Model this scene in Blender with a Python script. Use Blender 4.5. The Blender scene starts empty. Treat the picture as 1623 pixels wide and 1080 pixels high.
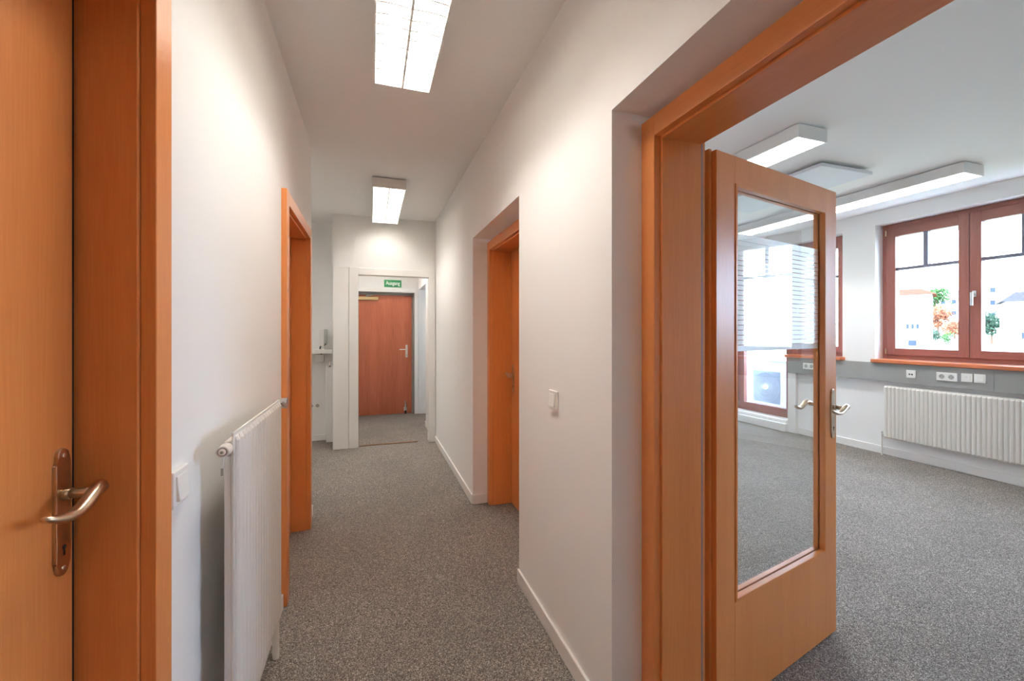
import bpy, bmesh, math, random
from mathutils import Vector, Matrix

random.seed(7)
sc = bpy.context.scene
COL = sc.collection

# ------------------------------------------------------------------ camera
YAW = math.radians(18.5)
FPX = 668.0
cam_d = bpy.data.cameras.new('camera')
cam = bpy.data.objects.new('camera', cam_d)
COL.objects.link(cam)
cam.location = (0, 0, 1.36)
cam.rotation_euler = (math.radians(90), 0, -YAW)
cam_d.sensor_fit = 'HORIZONTAL'
cam_d.sensor_width = 36.0
cam_d.lens = 36.0 * FPX / 1623.0
cam_d.shift_y = -13.0 / 1623.0
cam_d.clip_start = 0.02
cam_d.clip_end = 500
sc.camera = cam

# ------------------------------------------------------------------ world, sun, exposure
TUBE = 38.0            # emission of the fluorescent tubes
world = bpy.data.worlds.new('world')
sc.world = world
world.use_nodes = True
nt = world.node_tree
bg = nt.nodes['Background']
bg.inputs[0].default_value = (0.55, 0.735, 1.0, 1)
bg.inputs[1].default_value = 13.0
sun_d = bpy.data.lights.new('sun', 'SUN')
sun_d.energy = 2.2
sun_d.angle = math.radians(1.0)
sun_d.color = (1.0, 0.95, 0.88)
sun = bpy.data.objects.new('sun', sun_d)
COL.objects.link(sun)
sun.rotation_euler = (math.radians(10), math.radians(-50), 0)   # high, from behind the building
vs = sc.view_settings
vs.view_transform = 'Standard'
vs.look = 'None'
vs.gamma = 1.0
vs.use_curve_mapping = False
vs.exposure = 1.4
cy = sc.cycles
cy.use_denoising = True
try:
    cy.denoiser = 'OPENIMAGEDENOISE'
    cy.denoising_input_passes = 'RGB_ALBEDO_NORMAL'
except Exception:
    pass
cy.max_bounces = 12
cy.diffuse_bounces = 7
cy.glossy_bounces = 4
cy.transmission_bounces = 8
cy.transparent_max_bounces = 16
cy.sample_clamp_indirect = 6.0
cy.caustics_reflective = False
cy.caustics_refractive = False


# ------------------------------------------------------------------ materials
def srgb(r, g, b):
    f = lambda c: (c / 255 / 12.92) if c / 255 <= 0.04045 else ((c / 255 + 0.055) / 1.055) ** 2.4
    return (f(r), f(g), f(b), 1)


def new_mat(name):
    m = bpy.data.materials.new(name)
    m.use_nodes = True
    return m, m.node_tree, m.node_tree.nodes['Principled BSDF']


def plain(name, col, rough=0.5, metal=0.0, spec=0.5, bump=0.0, bscale=200.0, vary=0.0):
    m, t, p = new_mat(name)
    p.inputs['Base Color'].default_value = col
    p.inputs['Roughness'].default_value = rough
    p.inputs['Metallic'].default_value = metal
    p.inputs['Specular IOR Level'].default_value = spec
    co = t.nodes.new('ShaderNodeTexCoord')
    n = t.nodes.new('ShaderNodeTexNoise')
    n.inputs['Scale'].default_value = bscale
    n.inputs['Detail'].default_value = 3
    t.links.new(co.outputs['Object'], n.inputs['Vector'])
    if bump > 0:
        b = t.nodes.new('ShaderNodeBump')
        b.inputs['Strength'].default_value = bump
        b.inputs['Distance'].default_value = 0.002
        t.links.new(n.outputs['Fac'], b.inputs['Height'])
        t.links.new(b.outputs['Normal'], p.inputs['Normal'])
    if vary > 0:
        mx = t.nodes.new('ShaderNodeMixRGB')
        mx.inputs[1].default_value = tuple(c * (1 - vary) for c in col[:3]) + (1,)
        mx.inputs[2].default_value = tuple(min(1, c * (1 + vary)) for c in col[:3]) + (1,)
        t.links.new(n.outputs['Fac'], mx.inputs[0])
        t.links.new(mx.outputs[0], p.inputs['Base Color'])
    return m


def wood(name, c_dark, c_light, axis, rough=0.32, fine=70.0, coat=0.0):
    m, t, p = new_mat(name)
    co = t.nodes.new('ShaderNodeTexCoord')
    mp = t.nodes.new('ShaderNodeMapping')
    s = [1.0, 1.0, 1.0]
    s[axis] = 0.035
    mp.inputs['Scale'].default_value = s
    t.links.new(co.outputs['Object'], mp.inputs['Vector'])
    n1 = t.nodes.new('ShaderNodeTexNoise')
    n1.inputs['Scale'].default_value = fine * 4
    n1.inputs['Detail'].default_value = 4
    n2 = t.nodes.new('ShaderNodeTexNoise')
    n2.inputs['Scale'].default_value = fine * 0.18
    n2.inputs['Detail'].default_value = 3
    t.links.new(mp.outputs[0], n1.inputs['Vector'])
    t.links.new(mp.outputs[0], n2.inputs['Vector'])
    ad = t.nodes.new('ShaderNodeMath')
    ad.operation = 'MULTIPLY_ADD'
    ad.inputs[1].default_value = 0.5
    t.links.new(n1.outputs['Fac'], ad.inputs[0])
    ml = t.nodes.new('ShaderNodeMath')
    ml.operation = 'MULTIPLY'
    ml.inputs[1].default_value = 0.5
    t.links.new(n2.outputs['Fac'], ml.inputs[0])
    t.links.new(ml.outputs[0], ad.inputs[2])
    r = t.nodes.new('ShaderNodeValToRGB')
    r.color_ramp.elements[0].position = 0.34
    r.color_ramp.elements[0].color = c_dark
    r.color_ramp.elements[1].position = 0.66
    r.color_ramp.elements[1].color = c_light
    t.links.new(ad.outputs[0], r.inputs[0])
    t.links.new(r.outputs[0], p.inputs['Base Color'])
    p.inputs['Roughness'].default_value = rough
    p.inputs['Specular IOR Level'].default_value = 0.5
    b = t.nodes.new('ShaderNodeBump')
    b.inputs['Strength'].default_value = 0.05
    b.inputs['Distance'].default_value = 0.001
    t.links.new(n1.outputs['Fac'], b.inputs['Height'])
    t.links.new(b.outputs['Normal'], p.inputs['Normal'])
    return m


def glass_mat(name, tint=(1, 1, 1, 1), ior=1.5, boost=1.0):
    m = bpy.data.materials.new(name)
    m.use_nodes = True
    t = m.node_tree
    t.nodes.clear()
    out = t.nodes.new('ShaderNodeOutputMaterial')
    tr = t.nodes.new('ShaderNodeBsdfTransparent')
    tr.inputs[0].default_value = tint
    gl = t.nodes.new('ShaderNodeBsdfGlossy')
    gl.inputs['Roughness'].default_value = 0.0
    fr = t.nodes.new('ShaderNodeFresnel')
    geo = t.nodes.new('ShaderNodeNewGeometry')
    eta = t.nodes.new('ShaderNodeMapRange')      # same reflectance on both faces of the pane
    eta.inputs['To Min'].default_value = ior
    eta.inputs['To Max'].default_value = 1 / ior
    t.links.new(geo.outputs['Backfacing'], eta.inputs['Value'])
    t.links.new(eta.outputs[0], fr.inputs[0])
    ml = t.nodes.new('ShaderNodeMath')
    ml.operation = 'MULTIPLY'
    ml.inputs[1].default_value = boost
    mx = t.nodes.new('ShaderNodeMixShader')
    t.links.new(fr.outputs[0], ml.inputs[0])
    t.links.new(ml.outputs[0], mx.inputs[0])
    t.links.new(tr.outputs[0], mx.inputs[1])
    t.links.new(gl.outputs[0], mx.inputs[2])
    t.links.new(mx.outputs[0], out.inputs[0])
    return m


def film_mat(name):
    m = bpy.data.materials.new(name)
    m.use_nodes = True
    t = m.node_tree
    t.nodes.clear()
    out = t.nodes.new('ShaderNodeOutputMaterial')
    tl = t.nodes.new('ShaderNodeBsdfTranslucent')
    tl.inputs[0].default_value = (0.94, 0.96, 0.98, 1)
    df = t.nodes.new('ShaderNodeBsdfDiffuse')
    df.inputs[0].default_value = (0.94, 0.96, 0.98, 1)
    rf = t.nodes.new('ShaderNodeBsdfRefraction')
    rf.inputs['Color'].default_value = (0.98, 0.99, 1, 1)
    rf.inputs['Roughness'].default_value = 1.0
    rf.inputs['IOR'].default_value = 1.4
    m1 = t.nodes.new('ShaderNodeMixShader')
    m1.inputs[0].default_value = 0.2
    m2 = t.nodes.new('ShaderNodeMixShader')
    m2.inputs[0].default_value = 0.35
    t.links.new(tl.outputs[0], m1.inputs[1])
    t.links.new(df.outputs[0], m1.inputs[2])
    t.links.new(m1.outputs[0], m2.inputs[1])
    t.links.new(rf.outputs[0], m2.inputs[2])
    t.links.new(m2.outputs[0], out.inputs[0])
    return m


def emit(name, col, strength):
    m = bpy.data.materials.new(name)
    m.use_nodes = True
    t = m.node_tree
    t.nodes.clear()
    out = t.nodes.new('ShaderNodeOutputMaterial')
    e = t.nodes.new('ShaderNodeEmission')
    e.inputs[0].default_value = col
    e.inputs[1].default_value = strength
    t.links.new(e.outputs[0], out.inputs[0])
    return m


def carpet_mat():
    m, t, p = new_mat('carpet')
    co = t.nodes.new('ShaderNodeTexCoord')
    v = t.nodes.new('ShaderNodeTexVoronoi')
    v.inputs['Scale'].default_value = 330
    n = t.nodes.new('ShaderNodeTexNoise')
    n.inputs['Scale'].default_value = 240
    n.inputs['Detail'].default_value = 2
    big = t.nodes.new('ShaderNodeTexNoise')
    big.inputs['Scale'].default_value = 2.2
    big.inputs['Detail'].default_value = 3
    for k in (v, n, big):
        t.links.new(co.outputs['Object'], k.inputs['Vector'])
    sep = t.nodes.new('ShaderNodeSeparateColor')
    t.links.new(v.outputs['Color'], sep.inputs[0])
    r = t.nodes.new('ShaderNodeValToRGB')
    e = r.color_ramp.elements
    e[0].position = 0.0
    e[0].color = srgb(72, 66, 61)
    e[1].position = 1.0
    e[1].color = srgb(192, 182, 171)
    a = e.new(0.45)
    a.color = srgb(115, 107, 100)
    a = e.new(0.8)
    a.color = srgb(140, 132, 124)
    t.links.new(sep.outputs[0], r.inputs[0])
    mx = t.nodes.new('ShaderNodeMixRGB')
    mx.blend_type = 'OVERLAY'
    mx.inputs[0].default_value = 0.35
    t.links.new(r.outputs[0], mx.inputs[1])
    t.links.new(n.outputs['Fac'], mx.inputs[2])
    mx2 = t.nodes.new('ShaderNodeMixRGB')
    mx2.blend_type = 'OVERLAY'
    mx2.inputs[0].default_value = 0.22
    t.links.new(mx.outputs[0], mx2.inputs[1])
    t.links.new(big.outputs['Fac'], mx2.inputs[2])
    t.links.new(mx2.outputs[0], p.inputs['Base Color'])
    p.inputs['Roughness'].default_value = 0.95
    p.inputs['Specular IOR Level'].default_value = 0.1
    b = t.nodes.new('ShaderNodeBump')
    b.inputs['Strength'].default_value = 0.35
    b.inputs['Distance'].default_value = 0.003
    t.links.new(v.outputs['Distance'], b.inputs['Height'])
    t.links.new(b.outputs['Normal'], p.inputs['Normal'])
    return m


M = {}
M['wall'] = plain('wall_plaster', srgb(241, 239, 236), 0.75, spec=0.25, bump=0.06, bscale=90)
M['ceiling'] = plain('ceiling_paint', srgb(240, 238, 235), 0.85, spec=0.2, bump=0.04, bscale=60)
M['carpet'] = carpet_mat()
WD, WL = srgb(210, 127, 66), srgb(222, 143, 81)
M['wood_z'] = wood('beech_vertical', WD, WL, 2)
M['wood_y'] = wood('beech_along', WD, WL, 1)
M['wood_x'] = wood('beech_across', WD, WL, 0)
M['mahog'] = wood('mahogany_veneer', srgb(150, 76, 48), srgb(184, 104, 74), 2, 0.4, 30)
M['win_z'] = wood('window_wood_vertical', srgb(128, 72, 60), srgb(152, 94, 82), 2, 0.4)
M['win_y'] = wood('window_wood_along', srgb(128, 72, 60), srgb(152, 94, 82), 1, 0.4)
M['sill'] = wood('sill_wood', srgb(176, 92, 52), srgb(204, 118, 74), 1, 0.3)
M['muntin'] = plain('muntin_grey', srgb(110, 106, 120), 0.4)
M['white'] = plain('white_lacquer', srgb(236, 233, 228), 0.35)
M['trimwhite'] = plain('trim_white', srgb(238, 235, 231), 0.4)
M['rad'] = plain('radiator_enamel', srgb(226, 220, 212), 0.35)
M['plastic'] = plain('white_plastic', srgb(240, 238, 232), 0.3)
M['dark'] = plain('dark_gap', srgb(22, 18, 16), 0.7)
M['darkhole'] = plain('socket_hole', srgb(40, 38, 36), 0.6)
M['grey'] = plain('socket_grey', srgb(186, 184, 178), 0.5)
M['chrome'] = plain('chrome', srgb(214, 212, 210), 0.18, 1.0)
M['nickel'] = plain('brushed_nickel', srgb(206, 186, 160), 0.28, 1.0, bump=0.05, bscale=600)
M['steel'] = plain('satin_steel', srgb(222, 220, 214), 0.3, 1.0)
M['bronze'] = plain('closer_bronze', srgb(206, 180, 132), 0.4, 0.7)
M['trunk'] = plain('trunking_grey', srgb(148, 147, 142), 0.45)
M['metalgrey'] = plain('frame_grey', srgb(150, 147, 138), 0.5)
M['housing'] = plain('light_housing', srgb(232, 230, 226), 0.4)
M['reflector'] = plain('light_reflector', srgb(245, 244, 240), 0.25, 0.0)
M['tube'] = emit('tube_glow', (1.0, 0.965, 0.92, 1), TUBE)
M['tube_added_dim'] = emit('tube_glow_added_dim', (1.0, 0.965, 0.92, 1), TUBE * 0.16)  # weak glow for the added lamp behind the viewer
M['tube_office'] = emit('tube_glow_office', (0.91, 0.955, 1.0, 1), TUBE * 1.0)
M['tube_added_nook'] = emit('tube_glow_added_nook', (0.94, 0.97, 1.0, 1), TUBE * 0.55)  # glow for the added lamp in the nook
M['glass'] = glass_mat('window_glass')
M['doorglass'] = glass_mat('door_glass', (0.97, 0.985, 0.98, 1), 1.5, 1.3)
M['film'] = film_mat('frosted_film')
M['green'] = plain('sign_green', srgb(14, 120, 66), 0.4)
M['signwhite'] = plain('sign_white', srgb(240, 244, 238), 0.4)
M['brownstrip'] = plain('threshold_brown', srgb(110, 74, 44), 0.4, 0.3)
M['seal'] = plain('seal_grey', srgb(150, 132, 140), 0.6)
M['panelgrey'] = plain('panel_white', srgb(224, 226, 230), 0.6)
M['acwhite'] = plain('ac_white', srgb(168, 172, 182), 0.5)
M['acgrille'] = plain('ac_grille', srgb(84, 92, 106), 0.5)
M['cream'] = plain('render_cream', srgb(226, 220, 208), 0.9, spec=0.03, vary=0.05, bscale=3)
M['cream2'] = plain('render_pale', srgb(216, 212, 206), 0.9, spec=0.03, vary=0.05, bscale=3)
M['tile'] = plain('roof_tile', srgb(84, 40, 26), 0.9, spec=0.03, vary=0.15, bscale=8)
M['tilegrey'] = plain('roof_slate', srgb(44, 41, 45), 0.9, spec=0.03, vary=0.1, bscale=8)
M['winfar'] = plain('far_window', srgb(44, 50, 60), 0.6, spec=0.03)
M['grass'] = plain('hillside_ground', srgb(112, 118, 100), 0.95, spec=0.03, vary=0.5, bscale=0.25)
M['leafg'] = plain('leaf_green', srgb(54, 82, 42), 0.8, spec=0.03, vary=0.35, bscale=1.5)
M['leafd'] = plain('leaf_dark', srgb(38, 56, 42), 0.8, spec=0.03, vary=0.3, bscale=1.5)
M['leafo'] = plain('leaf_rust', srgb(120, 70, 48), 0.8, spec=0.03, vary=0.3, bscale=1.5)
M['bark'] = plain('bark', srgb(88, 68, 54), 0.9, spec=0.03, vary=0.2, bscale=6)
M['concrete'] = plain('balcony_concrete', srgb(176, 174, 170), 0.9, bump=0.2, bscale=40, vary=0.1)


# ------------------------------------------------------------------ builders
def tag(o, label=None, cat=None, group=None, kind=None):
    if label: o['label'] = label
    if cat: o['category'] = cat
    if group: o['group'] = group
    if kind: o['kind'] = kind
    return o


def root(name, loc, label, cat, group=None, kind=None, rz=0.0):
    e = bpy.data.objects.new(name, None)
    e.empty_display_size = 0.1
    COL.objects.link(e)
    e.location = loc
    e.rotation_euler = (0, 0, rz)
    return tag(e, label, cat, group, kind)


def link(name, bm, mat, parent=None, loc=(0, 0, 0), rz=0.0, smooth=False):
    bmesh.ops.recalc_face_normals(bm, faces=bm.faces[:])
    me = bpy.data.meshes.new(name)
    bm.to_mesh(me)
    bm.free()
    mats = mat if isinstance(mat, (list, tuple)) else [mat]
    for x in mats:
        me.materials.append(x)
    if smooth:
        for p in me.polygons:
            p.use_smooth = True
    o = bpy.data.objects.new(name, me)
    COL.objects.link(o)
    o.location = loc
    o.rotation_euler = (0, 0, rz)
    if parent:
        o.parent = parent
    return o


def share(src, name, parent, loc, rz=0.0):
    o = bpy.data.objects.new(name, src.data)
    COL.objects.link(o)
    o.location = loc
    o.rotation_euler = (0, 0, rz)
    o.parent = parent
    return o


def addbox(bm, x0, x1, y0, y1, z0, z1, bev=0.0, seg=2, mi=0):
    if x0 > x1: x0, x1 = x1, x0
    if y0 > y1: y0, y1 = y1, y0
    if z0 > z1: z0, z1 = z1, z0
    b = bmesh.new()
    vs_ = [b.verts.new((x, y, z)) for x in (x0, x1) for y in (y0, y1) for z in (z0, z1)]
    for f in ((0, 1, 3, 2), (4, 6, 7, 5), (0, 4, 5, 1), (2, 3, 7, 6), (0, 2, 6, 4), (1, 5, 7, 3)):
        b.faces.new([vs_[i] for i in f])
    bmesh.ops.recalc_face_normals(b, faces=b.faces[:])
    if bev > 0:
        bmesh.ops.bevel(b, geom=b.edges[:], offset=bev, segments=seg, profile=0.5, affect='EDGES')
    for f in b.faces:
        f.material_index = mi
    me = bpy.data.meshes.new('tmp')
    b.to_mesh(me)
    b.free()
    bm.from_mesh(me)
    bpy.data.meshes.remove(me)


def boxes(name, lst, mat, parent=None, off=None, bev=0.0):
    """lst of world boxes; verts are taken relative to `off` (a Vector) or to the parent's location"""
    bm = bmesh.new()
    if off is None:
        off = Vector(parent.location) if parent else Vector((0, 0, 0))
    for q in lst:
        addbox(bm, *q, bev=bev)
    bmesh.ops.translate(bm, verts=bm.verts[:], vec=-Vector(off))
    return link(name, bm, mat, parent, (0, 0, 0) if parent else tuple(off))


def addcyl(bm, p0, p1, r0, r1=None, n=16, caps=True):
    p0, p1 = Vector(p0), Vector(p1)
    r1 = r0 if r1 is None else r1
    d = (p1 - p0).normalized()
    a = d.orthogonal().normalized()
    c = d.cross(a)
    ra, rb = [], []
    for i in range(n):
        t = 2 * math.pi * i / n
        v = a * math.cos(t) + c * math.sin(t)
        ra.append(bm.verts.new(p0 + v * r0))
        rb.append(bm.verts.new(p1 + v * r1))
    for i in range(n):
        j = (i + 1) % n
        bm.faces.new((ra[i], ra[j], rb[j], rb[i]))
    if caps:
        bm.faces.new(ra[::-1])
        bm.faces.new(rb)


def sweep(bm, pts, rad, n=10, up=Vector((0, 0, 1))):
    """pts: centre points; rad: (half width across, half height) per point"""
    rings = []
    P = [Vector(p) for p in pts]
    for i, p in enumerate(P):
        t = (P[min(i + 1, len(P) - 1)] - P[max(i - 1, 0)]).normalized()
        s = t.cross(up)
        if s.length < 1e-4:
            s = t.orthogonal()
        s.normalize()
        u = s.cross(t).normalized()
        a, b = rad[i]
        rings.append([bm.verts.new(p + s * (a * math.cos(2 * math.pi * k / n)) + u * (b * math.sin(2 * math.pi * k / n))) for k in range(n)])
    for r0, r1 in zip(rings, rings[1:]):
        for k in range(n):
            j = (k + 1) % n
            bm.faces.new((r0[k], r0[j], r1[j], r1[k]))
    bm.faces.new(rings[0][::-1])
    bm.faces.new(rings[-1])


def cyl(name, p0, p1, r, mat, parent, r1=None, n=16):
    bm = bmesh.new()
    addcyl(bm, p0, p1, r, r1, n)
    o = link(name, bm, mat, parent, smooth=False)
    return o


def prism(bm, outline, y0, y1):
    """outline in x,z; extruded along y"""
    a = [bm.verts.new((x, y0, z)) for x, z in outline]
    b = [bm.verts.new((x, y1, z)) for x, z in outline]
    n = len(a)
    bm.faces.new(a)
    bm.faces.new(b[::-1])
    for i in range(n):
        j = (i + 1) % n
        bm.faces.new((a[i], b[i], b[j], a[j]))


def structure(name, lst, mat, label, cat, bev=0.0):
    xs = [q[0] for q in lst] + [q[1] for q in lst]
    ys = [q[2] for q in lst] + [q[3] for q in lst]
    zs = [q[4] for q in lst] + [q[5] for q in lst]
    off = Vector(((min(xs) + max(xs)) / 2, (min(ys) + max(ys)) / 2, min(zs)))
    o = boxes(name, lst, mat, None, off, bev)
    return tag(o, label, cat, None, 'structure')


# ------------------------------------------------------------------ key dimensions (metres, camera at x=y=0)
CZ = 2.735
XL = -0.42           # corridor wall, left
XR = 0.765           # corridor wall, right
XRB = 1.095          # office face of that wall
YE = 5.285           # wall at the end of the corridor
XW = 5.445           # window wall of the office
YBACK = -2.2
XOUT = 5.70

# ------------------------------------------------------------------ shell
structure('floor', [(-2.0, XOUT - 0.02, YBACK - 0.1, 7.6, -0.12, 0.0)], M['carpet'], 'grey speckled carpet floor running through corridor and office', 'floor')
structure('ceiling', [(-2.0, XOUT, YBACK - 0.1, 7.6, CZ, CZ + 0.2)], M['ceiling'], 'plain white painted ceiling over corridor and office', 'ceiling')

D1A, D1B = 0.187, 0.987          # clear opening of the near left door
D2A, D2B = 2.41, 3.19            # clear opening of the second left door
FT = 2.0                         # clear height
j = 0.02
structure('wall_left', [
    (XL - 0.22, XL, YBACK, D1A - j, 0, CZ),
    (XL - 0.22, XL, D1A - j, D1B + j, FT + j, CZ),
    (XL - 0.22, XL, D1B + j, D2A - j, 0, CZ),
    (XL - 0.22, XL, D2A - j, D2B + j, FT + j, CZ),
    (XL - 0.22, XL, D2B + j, 3.44, 0, CZ),
    (XL - 0.34, XL - 0.22, YBACK, 3.44, 0, CZ)],
    M['wall'], 'white plaster corridor wall on the left with two wooden doors', 'wall')

N1A, N1B = 2.164, 3.262          # niche of the closed door on the right
N2A, N2B = 0.135, 1.233          # niche of the glazed door
NT = 2.105
structure('wall_right', [
    (XR, XRB, YBACK, N2A, 0, CZ),
    (XR, XRB, N2A, N2B, NT, CZ),
    (XR, XRB, N2B, N1A, 0, CZ),
    (XR, XRB, N1A, N1B, NT, CZ),
    (XR, XRB, N1B, 5.45, 0, CZ)],
    M['wall'], 'white plaster corridor wall on the right with two door niches', 'wall')

OA, OB, OT = -0.142, 0.68, 2.04  # opening in the end wall
structure('wall_end', [
    (XL, OA - 0.02, YE, YE + 0.11, 0, CZ),
    (OA - 0.02, OB + 0.02, YE, YE + 0.11, OT + 0.02, CZ),
    (OB + 0.02, XR, YE, YE + 0.11, 0, CZ)],
    M['wall'], 'white wall closing the corridor around the white framed opening', 'wall')
structure('wall_behind', [(-0.8, XRB, YBACK - 0.1, YBACK, 0, CZ)], M['wall'], 'white wall closing the corridor behind the viewer', 'wall')

# nook on the left in front of the end wall
structure('wall_nook_back', [(-1.9, XL - 0.0, 5.80, 5.92, 0, CZ)], M['wall'], 'white back wall of the nook left of the end wall', 'wall')
structure('wall_nook_side', [(-2.0, -1.9, 3.32, 5.92, 0, CZ)], M['wall'], 'white side wall of the nook left of the corridor', 'wall')
structure('wall_nook_front', [(-1.9, XL - 0.34, 3.32, 3.44, 0, CZ)], M['wall'], 'white front wall of the nook behind the left corridor wall', 'wall')

# vestibule behind the opening
structure('wall_vestibule_left', [(XL, XL + 0.12, YE + 0.11, 7.18, 0, CZ)], M['wall'], 'white left wall of the lobby behind the end opening', 'wall')
VX = 0.755
structure('wall_vestibule_right', [
    (VX, VX + 0.2, 5.45, 6.2, 0, CZ),
    (VX, VX + 0.2, 6.2, 7.18, 2.07, CZ),
    (VX, VX + 0.03, 7.16, 7.18, 0, 2.07)], M['wall'], 'white right wall of the lobby with a doorway in it', 'wall')
EX0, EX1 = -0.235, 0.69
structure('wall_vestibule_back', [
    (XL, EX0, 7.18, 7.42, 0, CZ),
    (EX0, EX1, 7.18, 7.42, 2.02, CZ),
    (EX1, 3.0, 7.18, 7.42, 0, CZ),
    (EX0, EX1, 7.42, 7.5, 0, CZ)], M['wall'], 'white wall around the brown exit door under the green sign', 'wall')
# side room of the lobby, unseen; window opening added to let daylight in
structure('wall_side_room', [
    (2.2, 2.4, 5.55, 7.18, 0, 1.3),
    (2.2, 2.4, 5.55, 7.18, 2.0, CZ),
    (2.2, 2.4, 5.55, 5.75, 1.3, 2.0),
    (2.2, 2.4, 6.35, 7.18, 1.3, 2.0)], M['wall'], 'white outer wall of the unseen side room with an added daylight opening', 'wall')

# office
structure('wall_office_far', [(XRB - 0.14, XOUT, 5.45, 5.55, 0, CZ)], M['wall'], 'white far wall of the office behind the glazed door', 'wall')
structure('wall_office_near', [(XRB, XOUT, YBACK - 0.1, YBACK, 0, CZ)], M['wall'], 'white near wall of the office beside the camera', 'wall')
WA, WB = 1.72, 3.24              # large window
BA, BM, BB = 3.59, 4.29, 5.26    # narrow window and balcony door
CA, CB = -1.05, 0.47             # unseen further window, added to bring daylight into the office
ZS, ZT = 1.03, 2.578
structure('wall_window', [
    (XW, XOUT, YBACK - 0.1, CA, 0, CZ),
    (XW, XOUT, CA, CB, 0, ZS), (XW, XOUT, CA, CB, ZT, CZ),
    (XW, XOUT, CB, WA, 0, CZ),
    (XW, XOUT, WA, WB, 0, ZS), (XW, XOUT, WA, WB, ZT, CZ),
    (XW, XOUT, WB, BA, 0, CZ),
    (XW, XOUT, BA, BM, 0, ZS), (XW, XOUT, BM, BB, 0, 0.14), (XW, XOUT, BA, BB, ZT - 0.012, CZ),
    (XW, XOUT, BB, 5.55, 0, CZ)],
    M['wall'], 'white window wall of the office', 'wall')

# baseboards
BH = 0.075
structure('baseboard_right', [(XR - 0.012, XR, N1B, YE - 0.015, 0, BH), (XR - 0.012, XR, N2B, N1A, 0, BH), (XR - 0.012, XR, YBACK, N2A, 0, BH),
                              (XR, 0.88, N1B - 0.012, N1B, 0, BH)],
          M['trimwhite'], 'white baseboard along the right corridor wall', 'baseboard', bev=0.003)
structure('baseboard_left', [(XL, XL + 0.012, 1.075, 2.322, 0, BH), (XL, XL + 0.012, 3.285, 3.44, 0, BH), (XL - 0.3, XL + 0.012, 3.44, 3.452, 0, BH)],
          M['trimwhite'], 'white baseboard along the left corridor wall', 'baseboard', bev=0.003)
structure('baseboard_nook', [(-1.9, -0.528, 5.788, 5.80, 0, 0.07)], M['trimwhite'], 'white baseboard on the nook back wall below the socket', 'baseboard', bev=0.003)
structure('baseboard_vestibule', [(VX - 0.012, VX, 5.45, 6.2, 0, BH), (VX, VX + 0.2, 7.148, 7.16, 0, BH)], M['trimwhite'], 'white baseboard on the right side of the lobby', 'baseboard', bev=0.003)
structure('baseboard_office', [(XW - 0.015, XW, YBACK, 4.15, 0, 0.085)], M['trimwhite'], 'white baseboard below the office radiator and windows', 'baseboard', bev=0.003)

# white lining of the end opening
tr = root('trim_1', ((OA + OB) / 2, YE, 0), 'white door lining around the opening at the end of the corridor', 'door lining', kind='structure')
boxes('side_casing', [(-0.243, OA, YE - 0.018, YE - 0.0005, 0, OT + 0.08)], M['trimwhite'], tr, bev=0.003)
boxes('side_casing', [(OB, 0.757, YE - 0.018, YE - 0.0005, 0, OT + 0.08)], M['trimwhite'], tr, bev=0.003)
boxes('head_casing', [(OA, OB, YE - 0.018, YE - 0.0005, OT, OT + 0.08)], M['trimwhite'], tr, bev=0.003)
boxes('side_lining', [(OA - 0.0195, OA - 0.001, YE, YE + 0.115, 0, OT + 0.001)], M['trimwhite'], tr)
boxes('side_lining', [(OB + 0.001, OB + 0.0195, YE, YE + 0.115, 0, OT + 0.001)], M['trimwhite'], tr)
boxes('head_lining', [(OA - 0.0195, OB + 0.0195, YE, YE + 0.115, OT + 0.001, OT + 0.0195)], M['trimwhite'], tr)
tr2 = structure('trim_2', [(XL + 0.004, -0.248, YE - 0.018, YE, 0, 2.12)], M['trimwhite'], 'tall white panel left of the end opening', 'panel', bev=0.003)
th = boxes('threshold_strip', [(-0.13, 0.55, 5.325, 5.375, 0.0005, 0.006)], M['brownstrip'], None, Vector((0.2, 5.35, 0)), bev=0.002)
tag(th, 'brown metal carpet strip across the white framed end opening', 'threshold strip')


# ------------------------------------------------------------------ door frames and handles
def door_frame(par, xc, d, y0, y1, depth, top=FT, cw=0.0755):
    """wooden lining in a wall whose face looks along x; xc casing front, d = direction into the wall"""
    t = 0.026
    xa, xb = xc, xc + d * t
    xe = xc + d * depth
    p = 0.008
    # architrave set back a little from the lining
    for (ya, yb) in ((y1 + p, y1 + cw), (y0 - cw, y0 - p)):
        boxes('casing', [(xa, xb, ya, yb, 0, top + cw)], M['wood_z'], par, bev=0.002)
    boxes('head_casing', [(xa, xb, y0 - p, y1 + p, top + p, top + cw)], M['wood_y'], par, bev=0.002)
    for (ya, yb) in ((y1, y1 + 0.03), (y0 - 0.03, y0)):
        boxes('jamb', [(xb, xe, ya, yb, 0, top + 0.02)], M['wood_z'], par, bev=0.002)
    boxes('head_jamb', [(xb, xe, y0, y1, top, top + 0.03)], M['wood_y'], par, bev=0.002)


def plate_outline(w, h):
    pts = []
    hw = w / 2
    zt = h / 2
    sh = 0.024
    # shouldered ends with a round top
    for i in range(9):
        a = math.pi * i / 8
        pts.append((hw * 0.74 * math.cos(a), zt - hw * 0.74 * 0.9 + hw * 0.74 * 0.9 * math.sin(a)))
    left = [(-hw * 0.70, zt - sh * 0.80), (-hw * 0.74, zt - sh * 0.95), (-hw * 0.88, zt - sh * 1.10), (-hw, zt - sh * 1.16)]
    top = pts + left
    bot = [(x, -z) for x, z in top][::-1]
    # mirror so the outline keeps its order: top runs right->left, bottom left->right
    right_top = [(hw, zt - sh * 1.16), (hw * 0.88, zt - sh * 1.10), (hw * 0.74, zt - sh * 0.95), (hw * 0.70, zt - sh * 0.80)]
    right_bot = [(x, -z) for x, z in right_top][::-1]
    return right_top + top + bot + right_bot


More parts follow.
